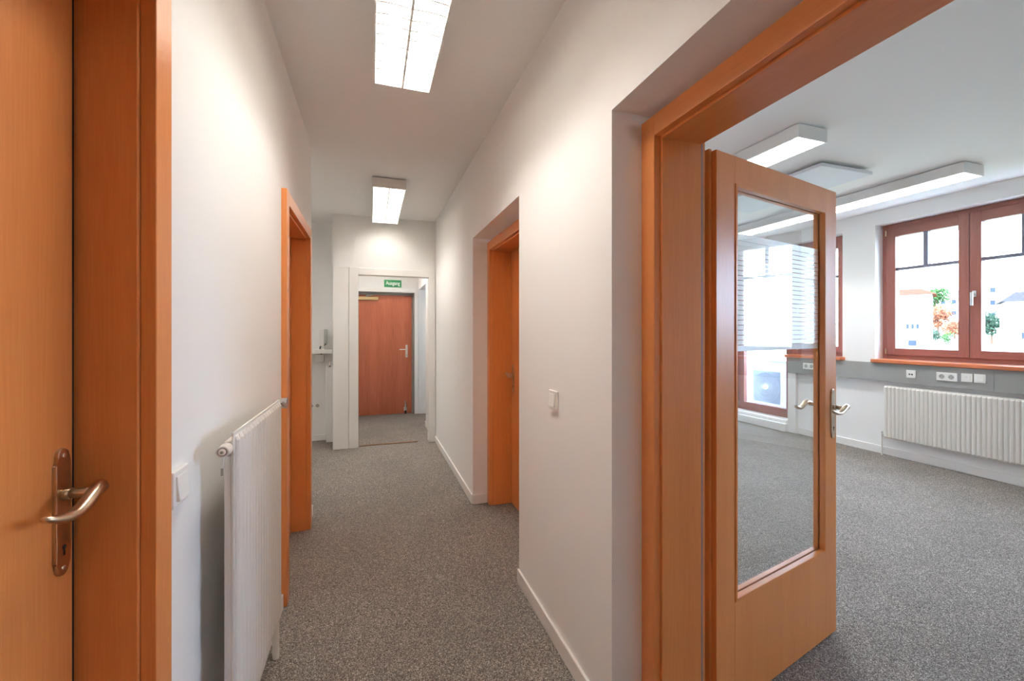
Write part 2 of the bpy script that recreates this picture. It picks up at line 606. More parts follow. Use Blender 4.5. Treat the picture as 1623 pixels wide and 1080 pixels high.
def door_handle(par, loc, rz, mirror=False, mat=None, straight=False):
    """local x towards the lever's tip, y out of the leaf, z up"""
    mat = mat or M['nickel']
    sx = -1 if mirror else 1
    w, h = (0.038, 0.222)
    bm = bmesh.new()
    if straight:
        ol = [(0.018 * math.cos(math.pi * i / 8), 0.09 + 0.018 * math.sin(math.pi * i / 8)) for i in range(9)]
        ol += [(-x, -z) for x, z in ol]
    else:
        ol = plate_outline(w, h)
    prism(bm, [(x * sx, z) for x, z in ol], 0.0, 0.006)
    top = [e for e in bm.edges if all(abs(v.co.y - 0.006) < 1e-6 for v in e.verts)]
    bmesh.ops.bevel(bm, geom=top, offset=0.0022, segments=2, profile=0.6, affect='EDGES')
    bmesh.ops.translate(bm, verts=bm.verts[:], vec=(0, 0, -0.03))
    pl = link('door_handle', bm, mat, par, loc, rz)
    # the lever, keyhole and screws belong to the plate
    bm = bmesh.new()
    addcyl(bm, (0, 0.005, 0), (0, 0.016, 0), 0.0105, 0.0105, 16)
    addcyl(bm, (0, 0.014, 0), (0, 0.05, 0), 0.0082, 0.0082, 16)
    if straight:
        P = [(-0.008, .05, 0), (0.01, .052, 0), (0.05, .053, 0), (0.09, .053, 0), (0.118, .05, 0)]
        Rr = [(.008, .008)] * 5
    else:
        P = [(-0.014, .046, -0.004), (-0.012, .052, 0.004), (0.0, .056, 0.009), (0.016, .058, 0.008), (0.034, .058, -0.001), (0.052, .057, -0.009),
             (0.070, .056, -0.013), (0.092, .054, -0.011), (0.112, .051, -0.004), (0.126, .049, 0.003)]
        Rr = [(.007, .008), (.010, .0105), (.011, .0115), (.011, .011), (.0108, .0102), (.011, .0096), (.0112, .0088), (.011, .0078), (.009, .006), (.0045, .0035)]
    sweep(bm, P, Rr, 12)
    for v in bm.verts:
        v.co.x *= sx
    lv = link('lever', bm, mat, par, loc, rz, smooth=True)
    bm = bmesh.new()
    addcyl(bm, (0, 0.0055, -0.092), (0, 0.0068, -0.092), 0.0045, None, 12)
    addbox(bm, -0.0022, 0.0022, 0.0055, 0.0066, -0.106, -0.092)
    kh = link('keyhole', bm, M['dark'], par, loc, rz)
    sc_ = []
    if not straight:
        for z in (0.068, -0.128):
            bm = bmesh.new()
            addcyl(bm, (0, 0.005, z), (0, 0.0078, z), 0.0042, 0.003, 12)
            sc_.append(link('screw', bm, M['steel'], par, loc, rz))
    return pl


def hinge_gap(par, name, lst):
    return boxes(name, lst, M['dark'], par)


# left doors
for nm, ya, yb, lab in (('door_1', D1A, D1B, 'closed beech door nearest the camera on the left corridor wall'),
                        ('door_2', D2A, D2B, 'closed beech door beyond the radiator on the left corridor wall')):
    r = root(nm, (XL, (ya + yb) / 2, 0), lab, 'door', kind='structure')
    door_frame(r, XL + 0.025, -1, ya, yb, 0.128)
    xf = -0.514
    boxes('seal', [(xf - 0.013, xf - 0.002, ya + 0.001, ya + 0.006, 0, FT - 0.002), (xf - 0.013, xf - 0.002, yb - 0.0075, yb - 0.0005, 0, FT - 0.002)], M['dark'], r)
    lf = boxes('leaf', [(xf - 0.04, xf, ya + 0.006, yb - 0.008, 0.006, FT - 0.004)], M['wood_z'], r, bev=0.0015)
    if nm == 'door_1':
        door_handle(lf, (xf - XL, yb - 0.041 - (ya + yb) / 2, 1.077), -math.pi / 2)
    else:
        door_handle(lf, (xf - XL, ya + 0.055 - (ya + yb) / 2, 1.04), -math.pi / 2, mirror=True)

# closed door in the niche on the right
XC = 0.882
yA, yB = N1A + 0.0755, N1B - 0.0755
r = root('door_3', (XC, (yA + yB) / 2, 0), 'closed beech door in the niche of the right corridor wall', 'door', kind='structure')
door_frame(r, XC, 1, yA, yB, 0.213)
boxes('seal', [(1.062, 1.07, yB - 0.0065, yB - 0.0005, 0, FT - 0.002)], M['dark'], r)
lf = boxes('leaf', [(1.058, 1.098, yA + 0.006, yB - 0.007, 0.006, FT - 0.004)], M['wood_z'], r, bev=0.0015)
door_handle(lf, (1.058 - XC, yB - 0.062 - (yA + yB) / 2, 1.03), math.pi / 2, mirror=True)

# glazed door standing open into the office
yA, yB = N2A + 0.0755, N2B - 0.0755
r = root('door_4', (XC, (yA + yB) / 2, 0), 'beech door with large frosted glass pane standing open into the office', 'door', kind='structure')
door_frame(r, XC, 1, yA, yB, 0.186)
boxes('frame_edge', [(1.072, 1.09, yB + 0.008, yB + 0.03, 0, FT + 0.03)], M['wood_z'], r)
boxes('seal', [(1.0685, 1.075, yB + 0.001, yB + 0.008, 0, FT + 0.01)], M['seal'], r)
ang = math.atan2(0.210, 0.978)
LX, LY = 1.135, 1.160
LW, LT = 0.885, 0.042
# leaf: local x from hinge edge to free edge, local y into the leaf, origin at front face
A0, A1, B0, B1 = 0.109, 0.786, 0.388, 1.896
LZ0, LZ1 = 0.008, 1.995
bm = bmesh.new()
addbox(bm, 0, A0, 0, LT, LZ0, LZ1, 0.0012, 1)
addbox(bm, A1, LW, 0, LT, LZ0, LZ1, 0.0012, 1)
leaf = link('leaf', bm, M['wood_z'], r, (LX - XC, LY - (yA + yB) / 2, 0), ang)
bm = bmesh.new()
addbox(bm, A0, A1, 0.0, LT, LZ0, B0, 0.0006, 1)
addbox(bm, A0, A1, 0.0, LT, B1, LZ1, 0.0006, 1)
link('rail', bm, M['wood_z'], leaf)
bm = bmesh.new()
addbox(bm, -0.014, 0.0, 0.018, LT, LZ0, LZ1 + 0.006, 0.001, 1)
link('rebate_lip', bm, M['wood_z'], leaf)
# glazing beads, front (proud) and back
bw = 0.012
for yy0, yy1, nme in ((-0.004, 0.019, 'glazing_bead'), (0.025, LT + 0.002, 'glazing_bead')):
    for q in ((A0 - 0.0, A0 + bw, B0, B1), (A1 - bw, A1, B0, B1)):
        bm = bmesh.new()
        addbox(bm, q[0], q[1], yy0, yy1, q[2], q[3], 0.002, 2)
        link(nme, bm, M['wood_z'], leaf)
    for q in ((A0 + bw, A1 - bw, B0, B0 + bw), (A0 + bw, A1 - bw, B1 - bw, B1)):
        bm = bmesh.new()
        addbox(bm, q[0], q[1], yy0, yy1, q[2], q[3], 0.002, 2)
        link(nme, bm, M['wood_x'], leaf)
bm = bmesh.new()
addbox(bm, A0 + 0.003, A1 - 0.003, 0.0195, 0.0245, B0 + 0.003, B1 - 0.003)
link('glass_pane', bm, M['doorglass'], leaf)
# striped frosted film on the office face of the pane
g0, g1 = A0 + bw, A1 - bw
pitch = 0.0186
z = 1.729
first = None
stripes = [(1.704, 1.729)]
z = 1.704
while z - pitch > 1.306:
    stripes.append((z - pitch, z - 0.0021))
    z -= pitch
stripes.append((1.289, z - 0.0021))
for (za, zb) in stripes:
    if first is None or abs((zb - za) - (pitch - 0.0021)) > 1e-5:
        bm = bmesh.new()
        bm.faces.new([bm.verts.new(c) for c in ((g0, 0.0250, 0), (g1, 0.0250, 0), (g1, 0.0250, zb - za), (g0, 0.0250, zb - za))])
        o = link('film_strip', bm, M['film'], leaf, (0, 0, za))
        if abs((zb - za) - (pitch - 0.0021)) < 1e-5:
            first = o
    else:
        share(first, 'film_strip', leaf, (0, 0, za))
door_handle(leaf, (0.846, 0.0, 1.026), math.pi)
door_handle(leaf, (0.846, LT, 1.026), 0.0, mirror=True)
for z in (0.25, 1.0, 1.75):
    bm = bmesh.new()
    addcyl(bm, (-0.018, LT + 0.002, z - 0.04), (-0.018, LT + 0.002, z + 0.04), 0.007, None, 12)
    link('hinge', bm, M['steel'], leaf)
bm = bmesh.new()
addbox(bm, LW, LW + 0.0012, 0.012, 0.03, 0.93, 1.15)
link('lock_plate', bm, M['steel'], leaf)

# exit door
r = root('door_5', (0.2, 7.18, 0), 'reddish brown exit door under the green sign', 'door', kind='structure')
boxes('frame', [(EX1, EX1 + 0.058, 7.166, 7.18, 0, 2.075), (EX0 - 0.058, EX0, 7.166, 7.18, 0, 2.075), (EX0, EX1, 7.166, 7.18, 2.02, 2.075)], M['trimwhite'], r, bev=0.003)
boxes('frame_reveal', [(EX1 - 0.012, EX1 - 0.0005, 7.17, 7.30, 0, 2.019), (EX0 + 0.0005, EX0 + 0.012, 7.17, 7.30, 0, 2.019), (EX0 + 0.012, EX1 - 0.012, 7.17, 7.30, 2.007, 2.019),
                       (EX1 - 0.05, EX1 - 0.012, 7.262, 7.30, 0, 2.007), (EX0 + 0.012, EX0 + 0.05, 7.262, 7.30, 0, 2.007), (EX0 + 0.05, EX1 - 0.05, 7.262, 7.30, 1.965, 2.007)], M['metalgrey'], r)
lf = boxes('leaf', [(EX0 + 0.045, EX1 - 0.042, 7.252, 7.261, 0.006, 1.972), (EX0 + 0.052, EX1 - 0.052, 7.261, 7.30, 0.006, 1.962)], M['mahog'], r)
door_handle(lf, (0.565 - 0.2, 7.252 - 7.18, 1.075), math.pi, mat=M['steel'], straight=True)
bm = bmesh.new()
addbox(bm, -0.19, 0.115, 7.205, 7.252, 1.885, 1.937, 0.006)
bmesh.ops.translate(bm, verts=bm.verts[:], vec=(-0.2, -7.18, 0))
clo = link('door_closer', bm, M['bronze'], lf)
bm = bmesh.new()
addcyl(bm, (-0.06, 7.215, 1.937), (-0.06, 7.215, 1.962), 0.022, 0.018, 14)
addbox(bm, -0.065, 0.02, 7.185, 7.203, 1.953, 1.963)
bmesh.ops.translate(bm, verts=bm.verts[:], vec=(-0.2, -7.18, 0))
link('closer_arm', bm, M['metalgrey'], lf)
bm = bmesh.new()
addcyl(bm, (0.545, 7.225, 0.06), (0.545, 7.225, 0.155), 0.011, None, 14)
addcyl(bm, (0.545, 7.225, 0.155), (0.545, 7.225, 0.195), 0.007, None, 12)
addcyl(bm, (0.545, 7.225, 0.192), (0.545, 7.225, 0.215), 0.012, 0.008, 14)
addbox(bm, 0.52, 0.57, 7.236, 7.252, 0.05, 0.11)
bmesh.ops.translate(bm, verts=bm.verts[:], vec=(-0.2, -7.18, 0))
st = link('door_holder', bm, M['steel'], lf)
bm = bmesh.new()
addcyl(bm, (0.545, 7.225, 0.006), (0.545, 7.225, 0.06), 0.015, 0.011, 14)
bmesh.ops.translate(bm, verts=bm.verts[:], vec=(-0.2, -7.18, 0))
link('rubber_foot', bm, M['dark'], lf)

# sign
sg = root('exit_sign', (0.34, 7.18, 2.10), 'green sign with white letters Ausgang above the exit door', 'sign')
boxes('sign_plate', [(0.204, 0.476, 7.174, 7.18, 2.10, 2.218)], M['green'], sg, bev=0.001)
cu = bpy.data.curves.new('letters', 'FONT')
cu.body = 'Ausgang'
cu.align_x = 'CENTER'
cu.align_y = 'CENTER'
cu.size = 0.088
cu.extrude = 0.0006
cu.offset = 0.0022
to = bpy.data.objects.new('letters_tmp', cu)
COL.objects.link(to)
dg = bpy.context.evaluated_depsgraph_get()
me = bpy.data.meshes.new_from_object(to.evaluated_get(dg))
bpy.data.objects.remove(to)
me.materials.clear()
me.materials.append(M['signwhite'])
xs = [v.co.x for v in me.vertices]
ys = [v.co.y for v in me.vertices]
k = 0.226 / (max(xs) - min(xs))
ky = 0.082 / (max(ys) - min(ys))
cx, cyy = (max(xs) + min(xs)) / 2, (max(ys) + min(ys)) / 2
for v in me.vertices:
    v.co = Vector(((v.co.x - cx) * k, v.co.z, (v.co.y - cyy) * ky))
lo = bpy.data.objects.new('lettering', me)
COL.objects.link(lo)
lo.parent = sg
lo.location = (0, -0.0068, 0.057)


# ------------------------------------------------------------------ ceiling lights
def ceiling_light(x0, x1, y0, y1, label, group, tube):
    zb, zt = 2.641, 2.728
    L = y1 - y0
    r = root('ceiling_light', ((x0 + x1) / 2, (y0 + y1) / 2, zb), label, 'ceiling light', group)
    w = 0.008
    xm = (x0 + x1) / 2
    boxes('housing', [(x0, x0 + w, y0, y1, zb, zt), (x1 - w, x1, y0, y1, zb, zt), (x0 + w, x1 - w, y0, y0 + w, zb, zt), (x0 + w, x1 - w, y1 - w, y1, zb, zt), (x0 + w, x1 - w, y0 + w, y1 - w, zt - 0.006, zt)], M['housing'], r)
    boxes('mounting_plate', [(x0 + 0.03, x1 - 0.03, y0 + 0.03, y1 - 0.03, zt, CZ)], M['dark'], r)  # dark colour stands for the shade in the gap below the ceiling
    boxes('centre_rail', [(xm - 0.005, xm + 0.005, y0 + w, y1 - w, zb + 0.001, zb + 0.05)], M['reflector'], r)
    hw = (xm - 0.004) - (x0 + w)
    n = int(round((L - 2 * w) / 0.064))
    p = (L - 2 * w) / n
    # louvre blade: a tent that is wide at the top and sharp below, dipping towards the sides
    bm = bmesh.new()
    secs = []
    for i in range(7):
        t = -1 + 2 * i / 6
        x = t * (hw / 2 - 0.001)
        zl = 0.002 + 0.004 * (1 - t * t)
        th_ = 0.010 + 0.006 * t * t
        secs.append([bm.verts.new((x, -th_ / 2, 0.036)), bm.verts.new((x, -0.0036, zl)), bm.verts.new((x, 0.0036, zl)), bm.verts.new((x, th_ / 2, 0.036))])
    for a, b in zip(secs, secs[1:]):
        for k in range(4):
            q = (k + 1) % 4
            bm.faces.new((a[k], b[k], b[q], a[q]))
    bm.faces.new(secs[0][::-1])
    bm.faces.new(secs[-1])
    first = None
    for cxr in (x0 + w + hw / 2, x1 - w - hw / 2):
        for i in range(1, n):
            loc = (cxr - xm, y0 + w + i * p - (y0 + y1) / 2, 0.0)
            if first is None:
                first = link('louvre_blade', bm, M['reflector'], r, loc)
            else:
                share(first, 'louvre_blade', r, loc)
        bm2 = bmesh.new()
        addcyl(bm2, (cxr - xm, -L / 2 + 0.03, 0.062), (cxr - xm, L / 2 - 0.03, 0.062), 0.013, None, 12)
        link('tube', bm2, tube, r)
    return r


ceiling_light(0.012, 0.302, 1.015, 2.285, 'white louvred ceiling light in the corridor, the nearer one at the top edge', 'corridor ceiling lights', M['tube'])
ceiling_light(0.012, 0.302, 3.895, 5.165, 'white louvred ceiling light in the corridor in front of the end wall', 'corridor ceiling lights', M['tube'])
ceiling_light(0.012, 0.302, -1.865, -0.595, 'unseen dim louvred ceiling light added behind the viewer to lighten the reveals', 'corridor ceiling lights', M['tube_added_dim'])  # unseen lamp, added to lighten the reveals that face back
ceiling_light(2.649, 2.915, 2.02, 3.59, 'white louvred office ceiling light above the open glazed door', 'office ceiling lights', M['tube_office'])
ceiling_light(4.493, 4.760, 2.046, 3.62, 'white louvred office ceiling light nearest the large window', 'office ceiling lights', M['tube_office'])
ceiling_light(4.493, 4.760, 3.622, 5.19, 'white louvred office ceiling light seen through the door pane', 'office ceiling lights', M['tube_office'])
ceiling_light(0.10, 0.37, 5.55, 6.82, 'unseen louvred ceiling light added to light the lobby behind the end wall', 'corridor ceiling lights', M['tube'])  # hidden above the lintel, added to light the exit door

ceiling_light(-1.33, -1.04, 4.0, 5.27, 'unseen louvred ceiling light added to brighten the nook left of the end wall', 'corridor ceiling lights', M['tube_added_nook'])  # lamp out of view, added to brighten the nook

hp = root('ceiling_panel', (3.69, 2.99, CZ), 'flat white rectangular panel hanging below the office ceiling between lights', 'ceiling panel')
boxes('panel', [(3.394, 3.988, 2.392, 3.60, 2.683, 2.711)], M['panelgrey'], hp, bev=0.002)
boxes('hanger', [(3.45, 3.47, 2.5, 2.52, 2.711, CZ), (3.91, 3.93, 2.5, 2.52, 2.711, CZ), (3.45, 3.47, 3.47, 3.49, 2.711, CZ), (3.91, 3.93, 3.47, 3.49, 2.711, CZ)], M['steel'], hp)


# ------------------------------------------------------------------ radiators
def rib_mesh(parent, h, w, d, loc, name='rib'):
    """one pressed flute: local x out, y along the wall, z up"""
    bm = bmesh.new()
    zs = [0.0, 0.012, h - 0.012, h]
    prof = [(-0.5, 0.0), (-0.42, 0.55), (-0.22, 0.95), (0.22, 0.95), (0.42, 0.55), (0.5, 0.0)]
    rows = []
    for i, z in enumerate(zs):
        f = 0.25 if i in (0, 3) else 1.0
        rows.append([bm.verts.new((d * o * f, w * y, z)) for y, o in prof])
    for a, b in zip(rows, rows[1:]):
        for k in range(len(prof) - 1):
            bm.faces.new((a[k], a[k + 1], b[k + 1], b[k]))
    bm.faces.new(rows[0][::-1])
    bm.faces.new(rows[-1])
    for a, b in zip(rows, rows[1:]):
        bm.faces.new((a[0], b[0], b[-1], a[-1]))
    return link(name, bm, M['rad'], parent, loc)


# corridor radiator
xf, ya, yb, za, zb = -0.335, 1.278, 1.868, 0.25, 1.096
r = root('radiator', (XL, (ya + yb) / 2, 0), 'narrow white ribbed radiator on the left corridor wall', 'radiator')
ox, oy = XL, (ya + yb) / 2
boxes('panel', [(xf - 0.011, xf - 0.006, ya, yb, za, zb)], M['rad'], r, bev=0.001)
boxes('water_channel', [(xf - 0.030, xf - 0.0112, ya + 0.004, yb - 0.004, zb - 0.060, zb - 0.022)], M['rad'], r, bev=0.004)
boxes('water_channel', [(xf - 0.030, xf - 0.0112, ya + 0.004, yb - 0.004, za + 0.022, za + 0.060)], M['rad'], r, bev=0.004)
boxes('side_channel', [(xf - 0.028, xf - 0.0112, ya + 0.001, ya + 0.016, za + 0.06, zb - 0.06)], M['rad'], r, bev=0.002)
boxes('side_channel', [(xf - 0.028, xf - 0.0112, yb - 0.016, yb - 0.001, za + 0.06, zb - 0.06)], M['rad'], r, bev=0.002)
n = 17
p = (yb - ya - 0.012) / n
f0 = None
for i in range(n):
    loc = (xf - 0.006 - ox, ya + 0.006 + p * (i + 0.5) - oy, za + 0.008)
    if f0 is None:
        f0 = rib_mesh(r, zb - za - 0.018, p * 0.94, 0.0085, loc)
    else:
        share(f0, 'rib', r, loc)
for y_, z_ in ((ya + 0.26, zb - 0.30), (yb - 0.20, zb - 0.30), (ya + 0.26, za + 0.10), (yb - 0.20, za + 0.10)):
    boxes('wall_bracket', [(XL, xf - 0.026, y_, y_ + 0.02, z_, z_ + 0.06)], M['rad'], r)
xm = xf - 0.020
bm = bmesh.new()
addcyl(bm, (xm - ox, ya - oy, 1.058), (xm - ox, ya - 0.022 - oy, 1.058), 0.013, None, 14)
addcyl(bm, (xm - ox, ya - 0.012 - oy, 1.058), (xm - ox, ya - 0.040 - oy, 1.058), 0.016, 0.014, 18)
addcyl(bm, (xm - ox, ya - 0.028 - oy, 1.058), (xm - 0.004 - ox, ya - 0.028 - oy, 1.015), 0.0045, None, 10)
link('vent_valve', bm, M['rad'], r)
bm = bmesh.new()
addcyl(bm, (xm - ox, ya - 0.0395 - oy, 1.058), (xm - ox, ya - 0.041 - oy, 1.058), 0.0115, None, 18)
link('vent_ring', bm, M['metalgrey'], r)
bm = bmesh.new()
addcyl(bm, (xm - 0.004 - ox, ya - 0.028 - oy, 1.016), (xm - 0.004 - ox, ya - 0.028 - oy, 0.995), 0.003, None, 8)
link('vent_spout', bm, M['metalgrey'], r)
bm = bmesh.new()
addcyl(bm, (xm - ox, ya - 0.040 - oy, 1.058), (xm - ox, ya - 0.0455 - oy, 1.058), 0.0085, 0.007, 16)
link('vent_cap', bm, M['rad'], r)
bm = bmesh.new()
addcyl(bm, (xm - ox, ya - 0.045 - oy, 1.058), (xm - ox, ya - 0.0468 - oy, 1.058), 0.0038, None, 12)
link('vent_screw', bm, M['metalgrey'], r)
bm = bmesh.new()
addcyl(bm, (xm - ox, yb - oy, 1.068), (xm - ox, yb + 0.03 - oy, 1.068), 0.011, None, 14)
addcyl(bm, (xm - ox, yb + 0.03 - oy, 1.068), (xm - ox, yb + 0.055 - oy, 1.068), 0.018, 0.015, 14)
link('valve', bm, M['chrome'], r)
bm = bmesh.new()
addcyl(bm, (xm + 0.002 - ox, yb + 0.040 - oy, 1.074), (xm + 0.034 - ox, yb + 0.040 - oy, 1.074), 0.019, 0.022, 20)
link('valve_knob', bm, M['chrome'], r)
bm = bmesh.new()
addcyl(bm, (-0.377 - ox, 1.98 - oy, 0.0), (-0.377 - ox, 1.98 - oy, 0.03), 0.012, 0.014, 16)
addcyl(bm, (-0.377 - ox, 1.98 - oy, 0.03), (-0.377 - ox, 1.98 - oy, 1.06), 0.0135, None, 16)
addcyl(bm, (-0.377 - ox, 1.98 - oy, 1.05), (xm - ox, yb + 0.05 - oy, 1.068), 0.0095, None, 12)
link('supply_pipe', bm, M['rad'], r)

# office radiator
xf, ya, yb, za, zb = 5.352, 1.78, 3.105, 0.2, 0.775
ox, oy = XW, (ya + yb) / 2
r = root('radiator', (XW, (ya + yb) / 2, 0), 'wide cream ribbed radiator below the large office window', 'radiator')
boxes('panel', [(xf + 0.008, xf + 0.04, ya, yb, za, zb)], M['rad'], r, bev=0.003)
n = 37
p = (yb - ya - 0.008) / n
f0 = None
for i in range(n):
    loc = (xf + 0.008 - ox, ya + 0.004 + p * (i + 0.5) - oy, za + 0.004)
    if f0 is None:
        f0 = rib_mesh(r, zb - za - 0.012, p * 0.95, -0.012, loc)
    else:
        share(f0, 'rib', r, loc)
for y_ in (ya + 0.2, yb - 0.23):
    boxes('wall_bracket', [(xf + 0.04, XW - 0.0005, y_, y_ + 0.03, 0.3, 0.65)], M['rad'], r)
bm = bmesh.new()
addcyl(bm, (5.378 - ox, yb - oy, 0.235), (5.378 - ox, yb + 0.03 - oy, 0.235), 0.01, None, 12)
addcyl(bm, (5.378 - ox, yb + 0.028 - oy, 0.215), (5.378 - ox, yb + 0.028 - oy, 0.262), 0.011, None, 12)
link('valve', bm, M['steel'], r)
bm = bmesh.new()
addcyl(bm, (5.378 - ox, yb + 0.028 - oy, 0.0), (5.378 - ox, yb + 0.028 - oy, 0.215), 0.0085, None, 12)
link('supply_pipe', bm, M['rad'], r)


# ------------------------------------------------------------------ switches and sockets
def wall_plate(name, label, cat, axis, face, c, z, kind, group=None, s=0.081, depth=0.012):
    """axis: +1 plate looks to +x, -1 to -x, 2 looks to -y; c centre along the wall, z centre height"""
    rz = {1: math.pi / 2, -1: -math.pi / 2, 2: 0.0}[axis]
    loc = {1: (face, c, z), -1: (face, c, z), 2: (c, face, z)}[axis]
    r = root(name, loc, label, cat, group, rz=rz)
    # local: x along the wall, -y out, z up
    nn = 2 if kind == 'double' else 1
    wd = s * (0.94 * nn + 0.06) if nn > 1 else s
    bm = bmesh.new()
    addbox(bm, -wd / 2, wd / 2, -depth, 0, -s / 2, s / 2, 0.0025)
    link('frame', bm, M['plastic'], r)
    if kind == 'switch':
        bm = bmesh.new()
        v = []
        h = s * 0.34
        for x in (-h, h):
            v += [bm.verts.new((x, -depth, -h)), bm.verts.new((x, -depth, h)), bm.verts.new((x, -depth - 0.002, h)), bm.verts.new((x, -depth - 0.0075, -h))]
        for f in ((0, 1, 2, 3), (4, 7, 6, 5), (0, 4, 5, 1), (1, 5, 6, 2), (2, 6, 7, 3), (3, 7, 4, 0)):
            bm.faces.new([v[i] for i in f])
        bmesh.ops.bevel(bm, geom=bm.edges[:], offset=0.0008, segments=1, affect='EDGES')
        link('rocker', bm, M['plastic'], r)
    elif kind in ('socket', 'double'):
        cs = [0] if nn == 1 else [-s * 0.44, s * 0.44]
        for cxx in cs:
            bm = bmesh.new()
            n_ = 20
            ro, ri = 0.0225, 0.0195
            rings = []
            for rr, yy in ((ro, -depth), (ro, -depth - 0.0022), (ri, -depth - 0.0022), (ri - 0.001, -depth - 0.0004)):
                rings.append([bm.verts.new((cxx + rr * math.cos(2 * math.pi * i / n_), yy, rr * math.sin(2 * math.pi * i / n_))) for i in range(n_)])
            for a, b in zip(rings, rings[1:]):
                for i in range(n_):
                    q = (i + 1) % n_
                    bm.faces.new((a[i], a[q], b[q], b[i]))
            bm.faces.new(rings[-1])
            cup = link('socket_cup', bm, M['grey'], r)
            bm = bmesh.new()
            for dx in (-0.0095, 0.0095):
                addcyl(bm, (cxx + dx, -depth - 0.0003, 0), (cxx + dx, -depth - 0.0012, 0), 0.0032, None, 10)
            for dz in (-0.0175, 0.0175):
                addbox(bm, cxx - 0.003, cxx + 0.003, -depth - 0.0016, -depth - 0.0004, dz - 0.0025, dz + 0.0025)
            link('contact_hole', bm, M['darkhole'], cup, (0, 0, 0))
    elif kind == 'data':
        for dx in (-0.011, 0.011):
            bm = bmesh.new()
            addbox(bm, dx - 0.0075, dx + 0.0075, -depth - 0.0012, -depth + 0.001, -0.010, 0.004)
            link('data_port', bm, M['darkhole'], r)
    elif kind == 'outlet':
        bm = bmesh.new()
        addbox(bm, -0.027, 0.027, -depth - 0.003, -depth, -0.027, 0.027, 0.001)
        link('cover', bm, M['plastic'], r)
        bm = bmesh.new()
        addbox(bm, -0.005, 0.005, -depth - 0.0038, -depth - 0.0028, 0.004, 0.010)
        link('port', bm, M['grey'], r)
    return r


wall_plate('light_switch', 'white light switch beside the near left door', 'light switch', 1, XL, 1.146, 1.012, 'switch')
wall_plate('light_switch', 'white light switch on the right corridor wall between the doors', 'light switch', -1, XR, 1.695, 1.064, 'switch')
wall_plate('socket', 'white double socket low on the nook back wall', 'socket', 2, 5.80, -0.672, 0.44, 'double')

# ------------------------------------------------------------------ nook: shelf, router, pipe casing
sh = boxes('wall_shelf', [(-0.95, -0.45, 5.60, 5.80, 1.10, 1.152)], M['white'], None, Vector((-0.7, 5.8, 1.10)), bev=0.003)
tag(sh, 'white wall shelf in the nook carrying the upright router', 'shelf')
ro = root('router', (-0.575, 5.70, 1.152), 'upright white router with black cables on the nook shelf', 'router')
boxes('case', [(-0.603, -0.547, 5.66, 5.74, 1.186, 1.395)], M['white'], ro, bev=0.006)
boxes('side_panel', [(-0.547, -0.519, 5.67, 5.735, 1.21, 1.397)], M['grey'], ro, bev=0.004)
bm = bmesh.new()
sweep(bm, [(0.0, -0.03, 0.045), (-0.012, -0.035, 0.04), (-0.02, -0.035, 0.02), (-0.02, -0.03, 0.0)], [(.006, .006)] * 4, 8)
sweep(bm, [(0.042, -0.02, 0.085), (0.042, -0.03, 0.06), (0.03, -0.033, 0.045), (0.0, -0.033, 0.04)], [(.005, .005)] * 4, 8)
link('cable', bm, M['dark'], ro)
boxes('stand', [(-0.6, -0.55, 5.675, 5.725, 1.152, 1.188)], M['white'], ro)
jb = root('junction_box', (-0.60, 5.80, 0.98), 'small white junction box under the nook shelf', 'junction box')
boxes('body', [(-0.665, -0.56, 5.735, 5.80, 0.985, 1.085)], M['white'], jb, bev=0.006)
boxes('cable_gland', [(-0.60, -0.578, 5.745, 5.765, 1.085, 1.10)], M['dark'], jb)
pc = root('pipe_casing', (-0.47, 5.68, 0), 'white boxed heating pipe with a valve on top in the nook', 'pipe casing')
boxes('casing_box', [(-0.527, -0.425, 5.655, 5.80, 0, 0.955)], M['white'], pc, bev=0.004)
bm = bmesh.new()
addcyl(bm, (-0.01, -0.03, 0.945), (-0.01, -0.055, 0.945), 0.017, 0.015, 16)
addcyl(bm, (-0.01, -0.01, 0.945), (-0.01, -0.01, 1.0), 0.012, None, 14)
link('valve', bm, M['chrome'], pc)
bm = bmesh.new()
addcyl(bm, (-0.01, -0.0545, 0.945), (-0.01, -0.058, 0.945), 0.008, None, 12)
link('valve_cap', bm, M['dark'], pc)

# ------------------------------------------------------------------ office: trunking, sockets, sills, windows
XT = 5.388
ct = root('cable_trunking', (XW, 2.5, 0.817), 'grey cable trunking along the office window wall', 'cable trunking')
boxes('trunk_section', [(XT, XW - 0.0005, 2.2525, 4.262, 0.817, 1.018)], M['trunk'], ct, bev=0.002)
boxes('trunk_section', [(XT, XW - 0.0005, -1.2, 2.2505, 0.817, 1.018)], M['trunk'], ct, bev=0.002)
wall_plate('socket', 'white data socket on the grey trunking, single plate', 'socket', -1, XT, 2.869, 0.921, 'data')
wall_plate('socket', 'white double socket on the grey trunking above the office radiator', 'socket', -1, XT, 2.580, 0.921, 'double')
wall_plate('socket', 'white plain antenna socket next to the trunking switch', 'socket', -1, XT, 2.431, 0.926, 'outlet')
wall_plate('light_switch', 'white rocker switch on the grey trunking', 'light switch', -1, XT, 2.340, 0.928, 'switch')
wall_plate('socket', 'white double socket on the grey trunking seen through the door pane', 'socket', -1, XT, 3.957, 0.921, 'double')


